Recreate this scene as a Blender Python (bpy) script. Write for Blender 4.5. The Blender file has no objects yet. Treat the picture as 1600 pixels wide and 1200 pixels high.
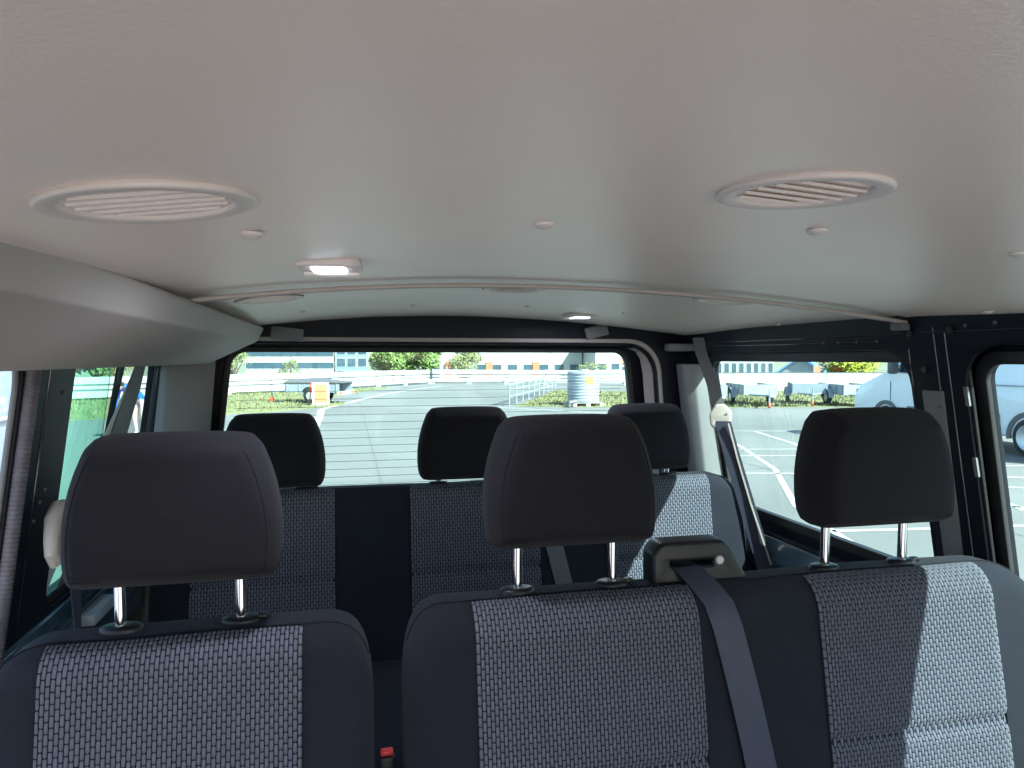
import bpy, bmesh, math, random
from mathutils import Vector, Matrix, noise
R = math.radians
random.seed(7)
SC = bpy.context.scene
COL = SC.collection

# ------------------------------------------------------------------ camera, sky, sun, exposure
cam_d = bpy.data.cameras.new('Camera'); cam = bpy.data.objects.new('Camera', cam_d); COL.objects.link(cam)
cam_d.sensor_width = 36; cam_d.lens = 24.95; cam_d.clip_start = 0.02; cam_d.clip_end = 3000
cam.location = (0, 0, 1.75); cam.rotation_euler = (R(88), 0, R(-13)); SC.camera = cam

SUN_EL, SUN_AZ = R(40), R(145.4)       # azimuth clockwise from +Y (toward +X): the sun stands behind the camera, to the right
world = bpy.data.worlds.new('World'); SC.world = world; world.use_nodes = True
wn = world.node_tree.nodes; wl = world.node_tree.links
sky = wn.new('ShaderNodeTexSky'); sky.sky_type = 'NISHITA'; sky.sun_disc = False
sky.sun_elevation = SUN_EL; sky.sun_rotation = SUN_AZ
wn['Background'].inputs['Strength'].default_value = 0.10
wl.new(sky.outputs[0], wn['Background'].inputs['Color'])
sun_d = bpy.data.lights.new('sun', 'SUN'); sun_d.energy = 5.0; sun_d.angle = R(0.5); sun_d.color = (1, .95, .88)
sun = bpy.data.objects.new('sun', sun_d); COL.objects.link(sun)
sd = Vector((math.sin(SUN_AZ) * math.cos(SUN_EL), math.cos(SUN_AZ) * math.cos(SUN_EL), math.sin(SUN_EL)))
sun.rotation_euler = sd.to_track_quat('Z', 'Y').to_euler(); sun.location = (3, -3, 6)
vs = SC.view_settings; vs.view_transform = 'Standard'; vs.look = 'None'; vs.gamma = 1; vs.exposure = 2.6
vs.use_curve_mapping = False
SC.cycles.max_bounces = 10; SC.cycles.diffuse_bounces = 5; SC.cycles.transparent_max_bounces = 16
SC.cycles.use_denoising = True; SC.cycles.sample_clamp_indirect = 6

# ------------------------------------------------------------------ materials
MATS = {}
def mat(name, col, rough=.6, metal=0., spec=.5, noise=None, bump=None, coat=0., emit=None, sheen=0., coords='Object'):
    """noise = (scale, amount, second colour or None); bump = (scale, strength, detail)"""
    if name in MATS: return MATS[name]
    m = bpy.data.materials.new(name); m.use_nodes = True; MATS[name] = m
    nt = m.node_tree; n = nt.nodes; b = n['Principled BSDF']
    b.inputs['Base Color'].default_value = (*col, 1); b.inputs['Roughness'].default_value = rough
    b.inputs['Metallic'].default_value = metal; b.inputs['Specular IOR Level'].default_value = spec
    b.inputs['Coat Weight'].default_value = coat; b.inputs['Sheen Weight'].default_value = sheen
    if emit:
        b.inputs['Emission Color'].default_value = (*emit[0], 1); b.inputs['Emission Strength'].default_value = emit[1]
    tc = n.new('ShaderNodeTexCoord')
    if noise:
        t = n.new('ShaderNodeTexNoise'); t.inputs['Scale'].default_value = noise[0]; t.inputs['Detail'].default_value = 5
        nt.links.new(tc.outputs[coords], t.inputs['Vector'])
        r = n.new('ShaderNodeValToRGB'); r.color_ramp.elements[0].position = .3; r.color_ramp.elements[1].position = .7
        c2 = noise[2] if len(noise) > 2 and noise[2] else [min(1, c * (1 + noise[1])) for c in col]
        c1 = col if len(noise) > 2 and noise[2] else [c * (1 - noise[1]) for c in col]
        r.color_ramp.elements[0].color = (*c1, 1); r.color_ramp.elements[1].color = (*c2, 1)
        nt.links.new(t.outputs['Fac'], r.inputs['Fac']); nt.links.new(r.outputs['Color'], b.inputs['Base Color'])
    if bump:
        t = n.new('ShaderNodeTexNoise'); t.inputs['Scale'].default_value = bump[0]; t.inputs['Detail'].default_value = bump[2] if len(bump) > 2 else 3
        nt.links.new(tc.outputs[coords], t.inputs['Vector'])
        bp = n.new('ShaderNodeBump'); bp.inputs['Strength'].default_value = bump[1]; bp.inputs['Distance'].default_value = .002
        nt.links.new(t.outputs['Fac'], bp.inputs['Height']); nt.links.new(bp.outputs['Normal'], b.inputs['Normal'])
    return m

def glass(name, tint, refl=1.):
    m = bpy.data.materials.new(name); m.use_nodes = True; nt = m.node_tree; n = nt.nodes
    n.remove(n['Principled BSDF'])
    tr = n.new('ShaderNodeBsdfTransparent'); tr.inputs['Color'].default_value = (*tint, 1)
    gl = n.new('ShaderNodeBsdfGlossy'); gl.inputs['Roughness'].default_value = .0
    lw = n.new('ShaderNodeLayerWeight')          # Schlick reflectance, the same from both sides of the sheet
    pw = n.new('ShaderNodeMath'); pw.operation = 'POWER'; pw.inputs[1].default_value = 5
    fr = n.new('ShaderNodeMath'); fr.operation = 'MULTIPLY_ADD'; fr.inputs[1].default_value = .9; fr.inputs[2].default_value = .03
    mu = n.new('ShaderNodeMath'); mu.operation = 'MULTIPLY'; mu.inputs[1].default_value = refl
    nt.links.new(lw.outputs['Facing'], pw.inputs[0]); nt.links.new(pw.outputs[0], fr.inputs[0])
    mx = n.new('ShaderNodeMixShader')
    nt.links.new(fr.outputs[0], mu.inputs[0]); nt.links.new(mu.outputs[0], mx.inputs[0])
    nt.links.new(tr.outputs[0], mx.inputs[1]); nt.links.new(gl.outputs[0], mx.inputs[2])
    nt.links.new(mx.outputs[0], n['Material Output'].inputs['Surface'])
    return m

def weave_mat(name, col):
    m = mat(name, col, .75, spec=.25, sheen=.04)
    nt = m.node_tree; n = nt.nodes; b = n['Principled BSDF']
    a = n.new('ShaderNodeAttribute'); a.attribute_name = 'yarn'
    mp = n.new('ShaderNodeMapRange'); mp.inputs['To Min'].default_value = .93; mp.inputs['To Max'].default_value = 1.07
    mx = n.new('ShaderNodeMix'); mx.data_type = 'RGBA'; mx.blend_type = 'MULTIPLY'; mx.inputs[0].default_value = 1
    mx.inputs[6].default_value = (*col, 1)
    nt.links.new(a.outputs['Fac'], mp.inputs[0]); nt.links.new(mp.outputs[0], mx.inputs[7])
    nt.links.new(mx.outputs[2], b.inputs['Base Color'])
    return m

M = dict(
    liner=mat('headliner vinyl', (.88, .755, .69), .36, noise=(3, .03), bump=(420, .14, 2)),
    trim=mat('grey moulded plastic', (.34, .305, .285), .6, noise=(4, .05), bump=(500, .25, 2)),
    trim_l=mat('pale grey plastic', (.42, .42, .42), .45, noise=(6, .04)),
    vent=mat('vent plastic', (.70, .625, .585), .4, noise=(8, .04)),
    seamstrip=mat('seam strip plastic', (.46, .39, .36), .45, noise=(8, .05)),
    body=mat('dark body paint', (.005, .006, .012), .5, spec=.22, noise=(5, .25), bump=(12, .12, 2)),
    bead=mat('glossy bead paint', (.02, .022, .032), .15, coat=.6, noise=(5, .2)),
    trimdark=mat('dark grey plastic', (.15, .155, .16), .55, noise=(4, .06), bump=(500, .2, 2)),
    bodyteal=mat('dark blue body paint', (.02, .045, .07), .25, coat=.5, noise=(5, .25)),
    rubber=mat('black rubber', (.012, .012, .014), .55, noise=(30, .2), bump=(300, .2)),
    ribrub=mat('ribbed seal rubber', (.09, .08, .10), .5, noise=(40, .2)),
    fab=mat('dark seat fabric', (.0100, .0116, .0190), .85, spec=.15, sheen=.04, noise=(9, .12), bump=(1400, .5, 2)),
    fabhead=mat('headrest fabric', (.0088, .0082, .0120), .85, spec=.15, sheen=.04, noise=(9, .12), bump=(1400, .5, 2)),
    gap=mat('weave ground', (.012, .015, .029), .9, spec=.1, noise=(60, .2)),
    seam=mat('seam thread', (.012, .012, .016), .9, spec=.1, noise=(90, .2)),
    weave=weave_mat('grey weave yarn', (.090, .097, .124)),
    chrome=mat('chrome', (.82, .82, .83), .12, metal=1, noise=(25, .06)),
    black=mat('black plastic', (.008, .008, .011), .4, spec=.3, noise=(20, .2), bump=(600, .15)),
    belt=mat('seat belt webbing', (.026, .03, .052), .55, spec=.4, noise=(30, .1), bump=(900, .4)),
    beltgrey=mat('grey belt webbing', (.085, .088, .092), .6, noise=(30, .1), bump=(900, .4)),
    red=mat('red plastic', (.55, .03, .03), .4, noise=(20, .1)),
    lens=mat('lamp lens', (.9, .9, 1.), .3, emit=((.80, .84, 1.), .8), noise=(40, .05)),
    wire=mat('heater wire', (.10, .07, .05), .5, noise=(50, .1)),
    lot=mat('pale concrete', (.148, .148, .142), .85, noise=(.22, .16), bump=(30, .3)),
    paint=mat('white road paint', (.40, .40, .39), .7, noise=(1.5, .22)),
    joint=mat('slab joint', (.12, .12, .12), .9, noise=(2, .1)),
    grass=mat('grass', (.135, .15, .06), .9, noise=(1.2, .3, (.19, .185, .09)), bump=(20, .4)),
    steel=mat('galvanised steel', (.26, .30, .34), .5, metal=.15, noise=(3, .12)),
    white=mat('white paint', (.42, .43, .43), .5, noise=(1, .06)),
    vanwhite=mat('white van paint', (.72, .74, .78), .3, coat=.4, noise=(1, .03)),
    vanshade=mat('white van paint with blue shade', (.11, .18, .30), .3, coat=.4, noise=(1, .05)),  # stands for a white van in shade, the blue shade is in the colour
    glassdark=mat('dark vehicle glass', (.02, .03, .035), .08, noise=(2, .2)),
    tyre=mat('tyre', (.02, .02, .022), .8, noise=(10, .2)),
    alloy=mat('wheel steel', (.55, .57, .6), .35, metal=.6, noise=(10, .1)),
    plast=mat('grey plastic cladding', (.10, .10, .11), .6, noise=(6, .15)),
    orange=mat('orange sign face', (.75, .09, .012), .5, noise=(3, .1)),
    yellow=mat('yellow label', (.85, .70, .08), .5, noise=(3, .1)),
    wood=mat('pale pallet wood', (.55, .50, .42), .8, noise=(6, .2)),
    cream=mat('cream wall', (.50, .46, .33), .8, noise=(1, .08)),
    facade=mat('white facade', (.26, .30, .32), .7, noise=(.2, .06)),
    facade2=mat('pale blue facade', (.12, .20, .28), .6, noise=(.2, .08)),
    facade3=mat('cream facade', (.32, .33, .32), .7, noise=(.2, .06)),
    pane=mat('building window glass', (.03, .06, .085), .3, noise=(.3, .3)),
    roofred=mat('red roof tiles', (.34, .12, .07), .8, noise=(1, .2)),
    roofgrey=mat('grey roof', (.22, .22, .24), .8, noise=(1, .2)),
    roofblue=mat('blue metal roof', (.10, .26, .50), .5, noise=(.5, .1)),
    redpanel=mat('red panel', (.62, .13, .06), .6, noise=(1, .1)),
    bark=mat('bark', (.09, .065, .045), .9, noise=(4, .3)),
    leafa=mat('tree leaves', (.13, .20, .05), .7, noise=(.6, .35)),
    leafb=mat('yellow green leaves', (.30, .32, .02), .7, noise=(.9, .3)),
    leafc=mat('olive leaves', (.14, .16, .05), .7, noise=(.8, .3)),
    terrain=mat('lower terrain', (.16, .18, .12), .9, noise=(.02, .3)),
    jacket=mat('bright blue jacket', (.01, .16, .70), .7, noise=(20, .1)),
    trousers=mat('pale trousers', (.62, .52, .50), .8, noise=(20, .1)),
    skin=mat('skin', (.55, .33, .24), .6, noise=(20, .06)),
    hair=mat('dark hair', (.03, .02, .015), .7, noise=(40, .2)),
)
GLASS_CLEAR = glass('clear window glass', (.70, .81, .80))
GLASS_GREEN = glass('green tinted window glass', (.52, .82, .74))

# ------------------------------------------------------------------ helpers
def tag(o, label=None, cat=None, group=None, kind=None):
    if label: o['label'] = label
    if cat: o['category'] = cat
    if group: o['group'] = group
    if kind: o['kind'] = kind
    return o
def empty(name, loc=(0, 0, 0), rz=0, label=None, cat=None, group=None):
    o = bpy.data.objects.new(name, None); COL.objects.link(o); o.location = loc; o.rotation_euler = (0, 0, rz)
    o.empty_display_size = .1
    return tag(o, label, cat, group)
def copy_tree(o, parent=None):
    c = o.copy(); COL.objects.link(c)
    if parent: c.parent = parent
    for ch in list(o.children): copy_tree(ch, c)
    return c

class MB:
    def __init__(s): s.v = []; s.f = []
    def add(s, vs, fs):
        k = len(s.v); s.v += [tuple(v) for v in vs]; s.f += [tuple(i + k for i in f) for f in fs]; return s
    def box(s, x0, x1, y0, y1, z0, z1, rot=None, c=None):
        vs = [Vector((x, y, z)) for z in (z0, z1) for y in (y0, y1) for x in (x0, x1)]
        if rot is not None:
            c = Vector(c if c else ((x0 + x1) / 2, (y0 + y1) / 2, (z0 + z1) / 2)); vs = [rot @ (v - c) + c for v in vs]
        return s.add(vs, [(0, 2, 3, 1), (4, 5, 7, 6), (0, 1, 5, 4), (1, 3, 7, 5), (3, 2, 6, 7), (2, 0, 4, 6)])
    def tube(s, path, r, n=8, cap=True):
        path = [Vector(p) for p in path]; rings = []
        up = None
        for i, p in enumerate(path):
            t = (path[min(i + 1, len(path) - 1)] - path[max(i - 1, 0)]).normalized()
            if up is None:
                up = Vector((0, 0, 1)) if abs(t.z) < .9 else Vector((1, 0, 0))
            a = t.cross(up).normalized(); b = a.cross(t).normalized(); up = b
            rr = r[i] if isinstance(r, (list, tuple)) else r
            rings.append([p + (a * math.cos(2 * math.pi * k / n) + b * math.sin(2 * math.pi * k / n)) * rr for k in range(n)])
        return s.loft(rings, cap)
    def loft(s, rings, cap=True, closed=True):
        n = len(rings[0]); vs = [v for r in rings for v in r]; fs = []
        for i in range(len(rings) - 1):
            for k in range(n if closed else n - 1):
                fs.append((i * n + k, i * n + (k + 1) % n, (i + 1) * n + (k + 1) % n, (i + 1) * n + k))
        if cap:
            fs.append(tuple(reversed(range(n)))); fs.append(tuple(range((len(rings) - 1) * n, len(rings) * n)))
        return s.add(vs, fs)
    def lathe(s, prof, c, axis=Vector((0, 0, 1)), n=32, cap=False):
        c = Vector(c); axis = Vector(axis).normalized()
        a = axis.orthogonal().normalized(); b = axis.cross(a)
        rings = [[c + axis * h + (a * math.cos(2 * math.pi * k / n) + b * math.sin(2 * math.pi * k / n)) * r for k in range(n)] for r, h in prof]
        return s.loft(rings, cap)
    def ribbon(s, path, widths, thick, side):
        """strap: path of points, side = list of unit vectors across, thickness along the local normal"""
        rings = []
        for i, p in enumerate(path):
            p = Vector(p); t = (Vector(path[min(i + 1, len(path) - 1)]) - Vector(path[max(i - 1, 0)])).normalized()
            sv = Vector(side[i] if isinstance(side, list) else side).normalized()
            nn = t.cross(sv).normalized(); w = widths[i] if isinstance(widths, list) else widths
            rings.append([p - sv * w / 2 - nn * thick / 2, p + sv * w / 2 - nn * thick / 2, p + sv * w / 2 + nn * thick / 2, p - sv * w / 2 + nn * thick / 2])
        return s.loft(rings, True)
    def build(s, name, m, parent=None, smooth=True, angle=35, bevel=0, seg=2):
        me = bpy.data.meshes.new(name); me.from_pydata(s.v, [], s.f); me.materials.append(m)
        bm = bmesh.new(); bm.from_mesh(me)
        bmesh.ops.recalc_face_normals(bm, faces=bm.faces)
        if bevel:
            es = [e for e in bm.edges if len(e.link_faces) == 2 and e.calc_face_angle(0) > R(30)]
            bmesh.ops.bevel(bm, geom=es, offset=bevel, segments=seg, affect='EDGES', profile=.5, clamp_overlap=True)
        bm.to_mesh(me); bm.free()
        if smooth:
            me.polygons.foreach_set('use_smooth', [True] * len(me.polygons)); me.set_sharp_from_angle(angle=R(angle))
        o = bpy.data.objects.new(name, me); COL.objects.link(o)
        if parent: o.parent = parent
        return o

def rpoly(pts, r, n=6):
    out = []; N = len(pts)
    for i in range(N):
        p = Vector(pts[i]).to_2d(); a = Vector(pts[i - 1]).to_2d(); b = Vector(pts[(i + 1) % N]).to_2d()
        rr = r[i] if isinstance(r, (list, tuple)) else r
        if rr <= 0: out.append(tuple(p)); continue
        da = (a - p).normalized(); db = (b - p).normalized(); ang = da.angle(db)
        d = min(rr / math.tan(ang / 2), (a - p).length * .49, (b - p).length * .49); rr = d * math.tan(ang / 2)
        c = p + (da + db).normalized() * (rr / math.sin(ang / 2))
        p0 = p + da * d - c; p1 = p + db * d - c
        a0 = math.atan2(p0.y, p0.x); a1 = math.atan2(p1.y, p1.x); dd = (a1 - a0 + math.pi) % (2 * math.pi) - math.pi
        for k in range(n + 1):
            t = a0 + dd * k / n; out.append((c.x + rr * math.cos(t), c.y + rr * math.sin(t)))
    return out

def plate(name, outer, holes, half, bevel, fn, m, parent=None):
    """sheet with holes in a 2D plane, half thickness and edge bevel; fn(u, v, w) places a vertex in the world"""
    cu = bpy.data.curves.new(name, 'CURVE'); cu.dimensions = '2D'; cu.fill_mode = 'BOTH'
    cu.extrude = max(half - bevel, .0005); cu.bevel_depth = bevel; cu.bevel_resolution = 2
    for loop in [outer] + holes:
        sp = cu.splines.new('POLY'); sp.points.add(len(loop) - 1); sp.use_cyclic_u = True
        for i, p in enumerate(loop): sp.points[i].co = (p[0], p[1], 0, 1)
    tmp = bpy.data.objects.new(name, cu); COL.objects.link(tmp)
    dg = bpy.context.evaluated_depsgraph_get(); me = bpy.data.meshes.new_from_object(tmp.evaluated_get(dg))
    bpy.data.objects.remove(tmp); bpy.data.curves.remove(cu)
    for v in me.vertices: v.co = fn(*v.co)
    bm = bmesh.new(); bm.from_mesh(me); bmesh.ops.remove_doubles(bm, verts=bm.verts, dist=.0001)
    bmesh.ops.recalc_face_normals(bm, faces=bm.faces); bm.to_mesh(me); bm.free()
    me.materials.clear(); me.materials.append(m)
    me.polygons.foreach_set('use_smooth', [True] * len(me.polygons)); me.set_sharp_from_angle(angle=R(40))
    o = bpy.data.objects.new(name, me); COL.objects.link(o)
    if parent: o.parent = parent
    return o

# ------------------------------------------------------------------ ground outside
lot = MB().box(-60, 60, -30, 58, -.6, 0).build('parking_deck', M['lot'], smooth=False); tag(lot, kind='structure')
ter = MB().add([(-900, -900, -9), (900, -900, -9), (900, 1500, -9), (-900, 1500, -9)], [(0, 1, 2, 3)]).build('ground', M['terrain'], smooth=False); tag(ter, kind='structure')
def strip(name, pts, w, z, m, parent):
    b = MB(); vs = []
    for i, p in enumerate(pts):
        p = Vector((*p, z)); t = (Vector((*pts[min(i + 1, len(pts) - 1)], z)) - Vector((*pts[max(i - 1, 0)], z))).normalized()
        s = Vector((-t.y, t.x, 0)) * w / 2; vs += [p - s, p + s]
    b.add(vs, [(2 * i, 2 * i + 1, 2 * i + 3, 2 * i + 2) for i in range(len(pts) - 1)])
    return b.build(name, m, parent, smooth=False)
for pts in ([(8.8, 15.7), (10.5, 15.25), (12.4, 14.6)], [(7.1, 12.45), (8.5, 12.15), (10.3, 11.7)], [(9.6, 15.4), (9.0, 13.0), (8.1, 10.6)],
            [(10.4, 14.9), (9.7, 11.9), (8.9, 9.2), (7.6, 6.6)], [(8.55, 15.7), (7.7, 12.9), (6.6, 10.0), (5.2, 7.45), (4.79, 6.25), (4.3, 4.6)],
            [(4.79, 6.25), (5.5, 6.15), (6.9, 6.0), (9.2, 5.6)], [(6.85, 11.55), (8.1, 11.3)], [(10.2, 9.5), (11.4, 9.35)], [(7.5, 6.95), (8.5, 6.1)],
            [(8.4, 8.2), (9.9, 7.0)], [(9.35, 8.7), (11.3, 7.3)], [(5.9, 9.75), (7.4, 9.35), (9.0, 8.95)]):
    strip('painted_line', pts, .085, .004, M['paint'], lot)
strip('painted_line', [(-.85, 19), (-.86, 22.6), (-.92, 25.5), (-.73, 26.4), (-.1, 29), (1.74, 36), (4, 42), (5.9, 46)], .22, .004, M['paint'], lot)
strip('painted_line', [(5.2, 25.3), (7.4, 22.6), (9.2, 20.0)], .12, .004, M['paint'], lot)
for x in (-5.6, .45, 6.5): strip('slab_joint', [(x, 3), (x, 40)], .03, .003, M['joint'], lot)
for y in (5, 11, 17.5, 25, 33): strip('slab_joint', [(-20, y), (16, y - 1.2)], .03, .0022, M['joint'], lot)

def grass_patch(outline, n, label):
    b = MB(); k = len(outline)
    b.add([(x, y, .03) for x, y in outline] + [(x, y, .001) for x, y in outline], [tuple(range(k))] + [(i, (i + 1) % k, k + (i + 1) % k, k + i) for i in range(k)])
    xs = [p[0] for p in outline]; ys = [p[1] for p in outline]
    def inside(x, y):
        c = False
        for i in range(k):
            (x1, y1), (x2, y2) = outline[i], outline[i - 1]
            if (y1 > y) != (y2 > y) and x < (x2 - x1) * (y - y1) / (y2 - y1) + x1: c = not c
        return c
    m = 0
    while m < n:
        x, y = random.uniform(min(xs), max(xs)), random.uniform(min(ys), max(ys))
        if not inside(x, y): continue
        m += 1; a = random.uniform(0, 6.3); h = random.uniform(.05, .13); w = .03
        dx, dy = math.cos(a) * w, math.sin(a) * w; lx, ly = random.uniform(-.05, .05), random.uniform(-.05, .05)
        b.add([(x - dx, y - dy, .03), (x + dx, y + dy, .03), (x + lx, y + ly, .03 + h)], [(0, 1, 2)])
    o = b.build('grass_verge', M['grass'], smooth=False); tag(o, label, 'grass', kind='stuff')
grass_patch([(-16, 20), (-3.8, 23.9), (-2.2, 24.9), (-.35, 27.6), (-.1, 28.4), (-1.0, 31), (-.2, 36), (2.6, 44.5), (-4, 39), (-16, 32)], 6000, 'green grass verge beside the parked trailer and orange sign')
grass_patch([(6.1, 25.5), (9.7, 24.0), (16, 22.8), (18, 33), (10.9, 36.9)], 5000, 'green grass island around the round metal tank')
grass_patch([(11.0, 23.6), (22, 21.8), (32, 24), (34, 33), (19, 34.6), (17, 29)], 6000, 'green grass strip behind the row of small trailers')

# ------------------------------------------------------------------ things outside
def barrier(p0, p1, n, label, h=1.0):
    p0, p1 = Vector((*p0, 0)), Vector((*p1, 0)); d = p1 - p0; L = d.length; t = d / L; a = math.atan2(t.y, t.x)
    r = empty('crash_barrier', p0, a, label, 'barrier', 'white steel barriers round the deck')
    for z0, z1 in ((.10, .40), (.46, .62), (.68, h)):
        prof = [(0, z0), (-.05, z0 + .03), (-.05, z1 - .03), (0, z1), (.03, z1), (.03, z0)]
        MB().loft([[Vector((x, y, z)) for y, z in prof] for x in (0, L)]).build('rail', M['white'], r, smooth=False)
    for i in range(n + 1):
        x = L * i / n
        MB().box(x - .06, x + .06, .04, .16, 0, h + .05).build('post', M['steel'], r, smooth=False)
        MB().box(x - .16, x + .16, -.12, .04, 0, .30).build('post_foot', M['white'], r, smooth=False)
    return r
barrier((-24, 23.5), (-5.9, 36.3), 5, 'white barrier seen through the left side window')
barrier((-5.7, 36.4), (5.6, 50.5), 6, 'white steel barrier running back behind the left trailer')
barrier((5.9, 50.9), (20.5, 43.0), 6, 'long white barrier closing off the deck behind the round tank')

def rail_fence():
    p0, p1 = Vector((5.82, 25.65, 0)), Vector((10.9, 36.8, 0)); d = p1 - p0; L = d.length
    r = empty('hand_railing', p0, math.atan2(d.y, d.x), 'low grey steel railing with many posts beside the grass island', 'railing')
    for i in range(10):
        x = L * i / 9; MB().tube([(x, 0, 0), (x, 0, .80)], .03).build('post', M['steel'], r)
    for z in (.35, .60, .80): MB().tube([(-.05, 0, z), (L + .05, 0, z)], .03 if z < .7 else .04).build('rail', M['steel'], r)
rail_fence()

r = empty('storage_tank', (8.55, 25.2, .15), 0, 'round ribbed metal tank with yellow label on a pallet', 'tank')
prof = [(.0, .0), (.56, .0)]
for i in range(10):
    z = .03 + i * .108; prof += [(.58, z), (.60, z + .03), (.60, z + .075), (.58, z + .104)]
prof += [(.57, 1.13), (.50, 1.17), (.0, 1.18)]
MB().lathe(prof, (0, 0, 0), n=40).build('shell', M['steel'], r)
MB().lathe([(.0, 1.18), (.2, 1.18), (.2, 1.23), (.0, 1.235)], (0, 0, 0), n=20).build('lid', M['steel'], r)
b = MB(); vs = []
for i in range(7):
    a = R(-100 + i * 5); vs += [(.606 * math.cos(a), .606 * math.sin(a), .68), (.606 * math.cos(a), .606 * math.sin(a), .98)]
b.add(vs, [(2 * i, 2 * i + 1, 2 * i + 3, 2 * i + 2) for i in range(6)]).build('label_plate', M['yellow'], r)
MB().tube([(-.45, -.50, .05), (-.75, -.62, .02), (-.75, -.62, -.12)], .09).build('valve', M['plast'], r)
r = empty('pallet', (8.55, 25.2, .03), 0, 'pale wooden pallet under the round metal tank', 'pallet')
for i in range(5): MB().box(-.6, .6, -.6 + i * .26, -.42 + i * .26, .10, .119).build('board', M['wood'], r, smooth=False)
for x in (-.52, 0, .52): MB().box(x - .07, x + .07, -.6, .62, .0, .098).build('block', M['wood'], r, smooth=False)

r = empty('folding_sign', (-1.0, 27.5, .03), R(8), 'orange folding sign with white frame in front of the trailer', 'sign')
rx = Matrix.Rotation(R(-13), 3, 'X')
b = MB().box(-.31, .31, -.02, .02, 0, .86, rx, (0, 0, 0)); b.build('board', M['white'], r, smooth=False)
MB().box(-.23, .23, -.032, -.022, .09, .78, rx, (0, 0, 0)).build('face', M['orange'], r, smooth=False)
for x in (-.28, .28): MB().tube([(x - .06, .19, .83), (x - .1, .42, 0)], .02).build('leg', M['orange'], r)

def make_trailer(label, loc, rz, group='small trailers parked outside', cover=False, white_back=True):
    r = empty('utility_trailer', loc, rz, label, 'trailer', group)
    w = .62; L = 1.15
    b = MB(); t = .025
    b.box(-w, w, -L, L, .42, .45)
    b.box(-w, -w + t, -L, L, .452, .80); b.box(w - t, w, -L, L, .452, .80)
    b.box(-w + t, w - t, L - t, L, .452, .80)
    b.build('tub', M['steel'], r, smooth=False)
    for i in range(5):
        for s in (-1, 1):
            y = -L + .1 + i * (2 * L - .2) / 4; MB().box(min(s * w, s * (w + .025)), max(s * w, s * (w + .025)), y - .02, y + .02, .44, .79).build('stake', M['steel'], r, smooth=False)
    if cover:
        MB().loft([[Vector((-w - .03, y, .78)), Vector((-w - .03, y, .82)), Vector((-.2, y, z)), Vector((.2, y, z)), Vector((w + .03, y, .82)), Vector((w + .03, y, .78))] for y, z in ((-L - .02, .84), (0, .98), (L + .02, .90))]).build('cover', M['plast'], r)
    if white_back:
        MB().box(-w - .12, w + .12, -L - .03, -L, .33, .47).build('light_board', M['white'], r, smooth=False)
        for s in (-1, 1): MB().box(s * .55 - .1, s * .55 + .1, -L - .05, -L - .032, .35, .45).build('tail_light', M['redpanel'], r, smooth=False)
    for s in (-1, 1):
        wh = MB().lathe([(.0, -.07), (.20, -.07), (.27, -.06), (.29, 0), (.27, .06), (.20, .07), (.0, .07)], (s * (w + .1), 0, .29), (1, 0, 0), 24).build('wheel', M['tyre'], r)
        MB().lathe([(.0, .073), (.15, .073), (.17, .055)], (s * (w + .1), 0, .29), (s, 0, 0), 20).build('rim', M['alloy'], wh)
        prof = [(.36 * math.cos(R(a)), .36 * math.sin(R(a))) for a in range(0, 181, 15)]
        MB().loft([[Vector((s * (w + .1) + dx, .36 / .36 * c, .29 + z)) for c, z in prof] for dx in (-.1, .1)], False, False).build('mudguard', M['steel'], r)
    MB().tube([(-.4, L, .43), (0, L + 1.0, .43)], .03).build('drawbar', M['steel'], r)
    MB().tube([(.4, L, .43), (0, L + 1.0, .43)], .03).build('drawbar', M['steel'], r)
    MB().tube([(0, L + .9, .12), (0, L + .9, .65)], .03).build('jockey_stand', M['steel'], r)
    MB().lathe([(.0, -.03), (.10, -.03), (.10, .03), (.0, .03)], (0, L + .9, .10), (1, 0, 0), 16).build('jockey_wheel', M['redpanel'], r)
    return r
make_trailer('small grey box trailer behind the orange folding sign', (-1.15, 29.4, .03), R(66), cover=True)
make_trailer('leftmost small trailer outside, beside the belt of the rear right window', (12.6, 23.8, .03), R(168))
make_trailer('small trailer second from the left in the row across the lot', (14.9, 24.2, .03), R(166))
make_trailer('small trailer with its wheel showing, third from the left', (17.6, 24.6, .03), R(150))
make_trailer('small trailer right beside the nose of the white van', (18.3, 23.2, .03), R(166))

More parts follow.
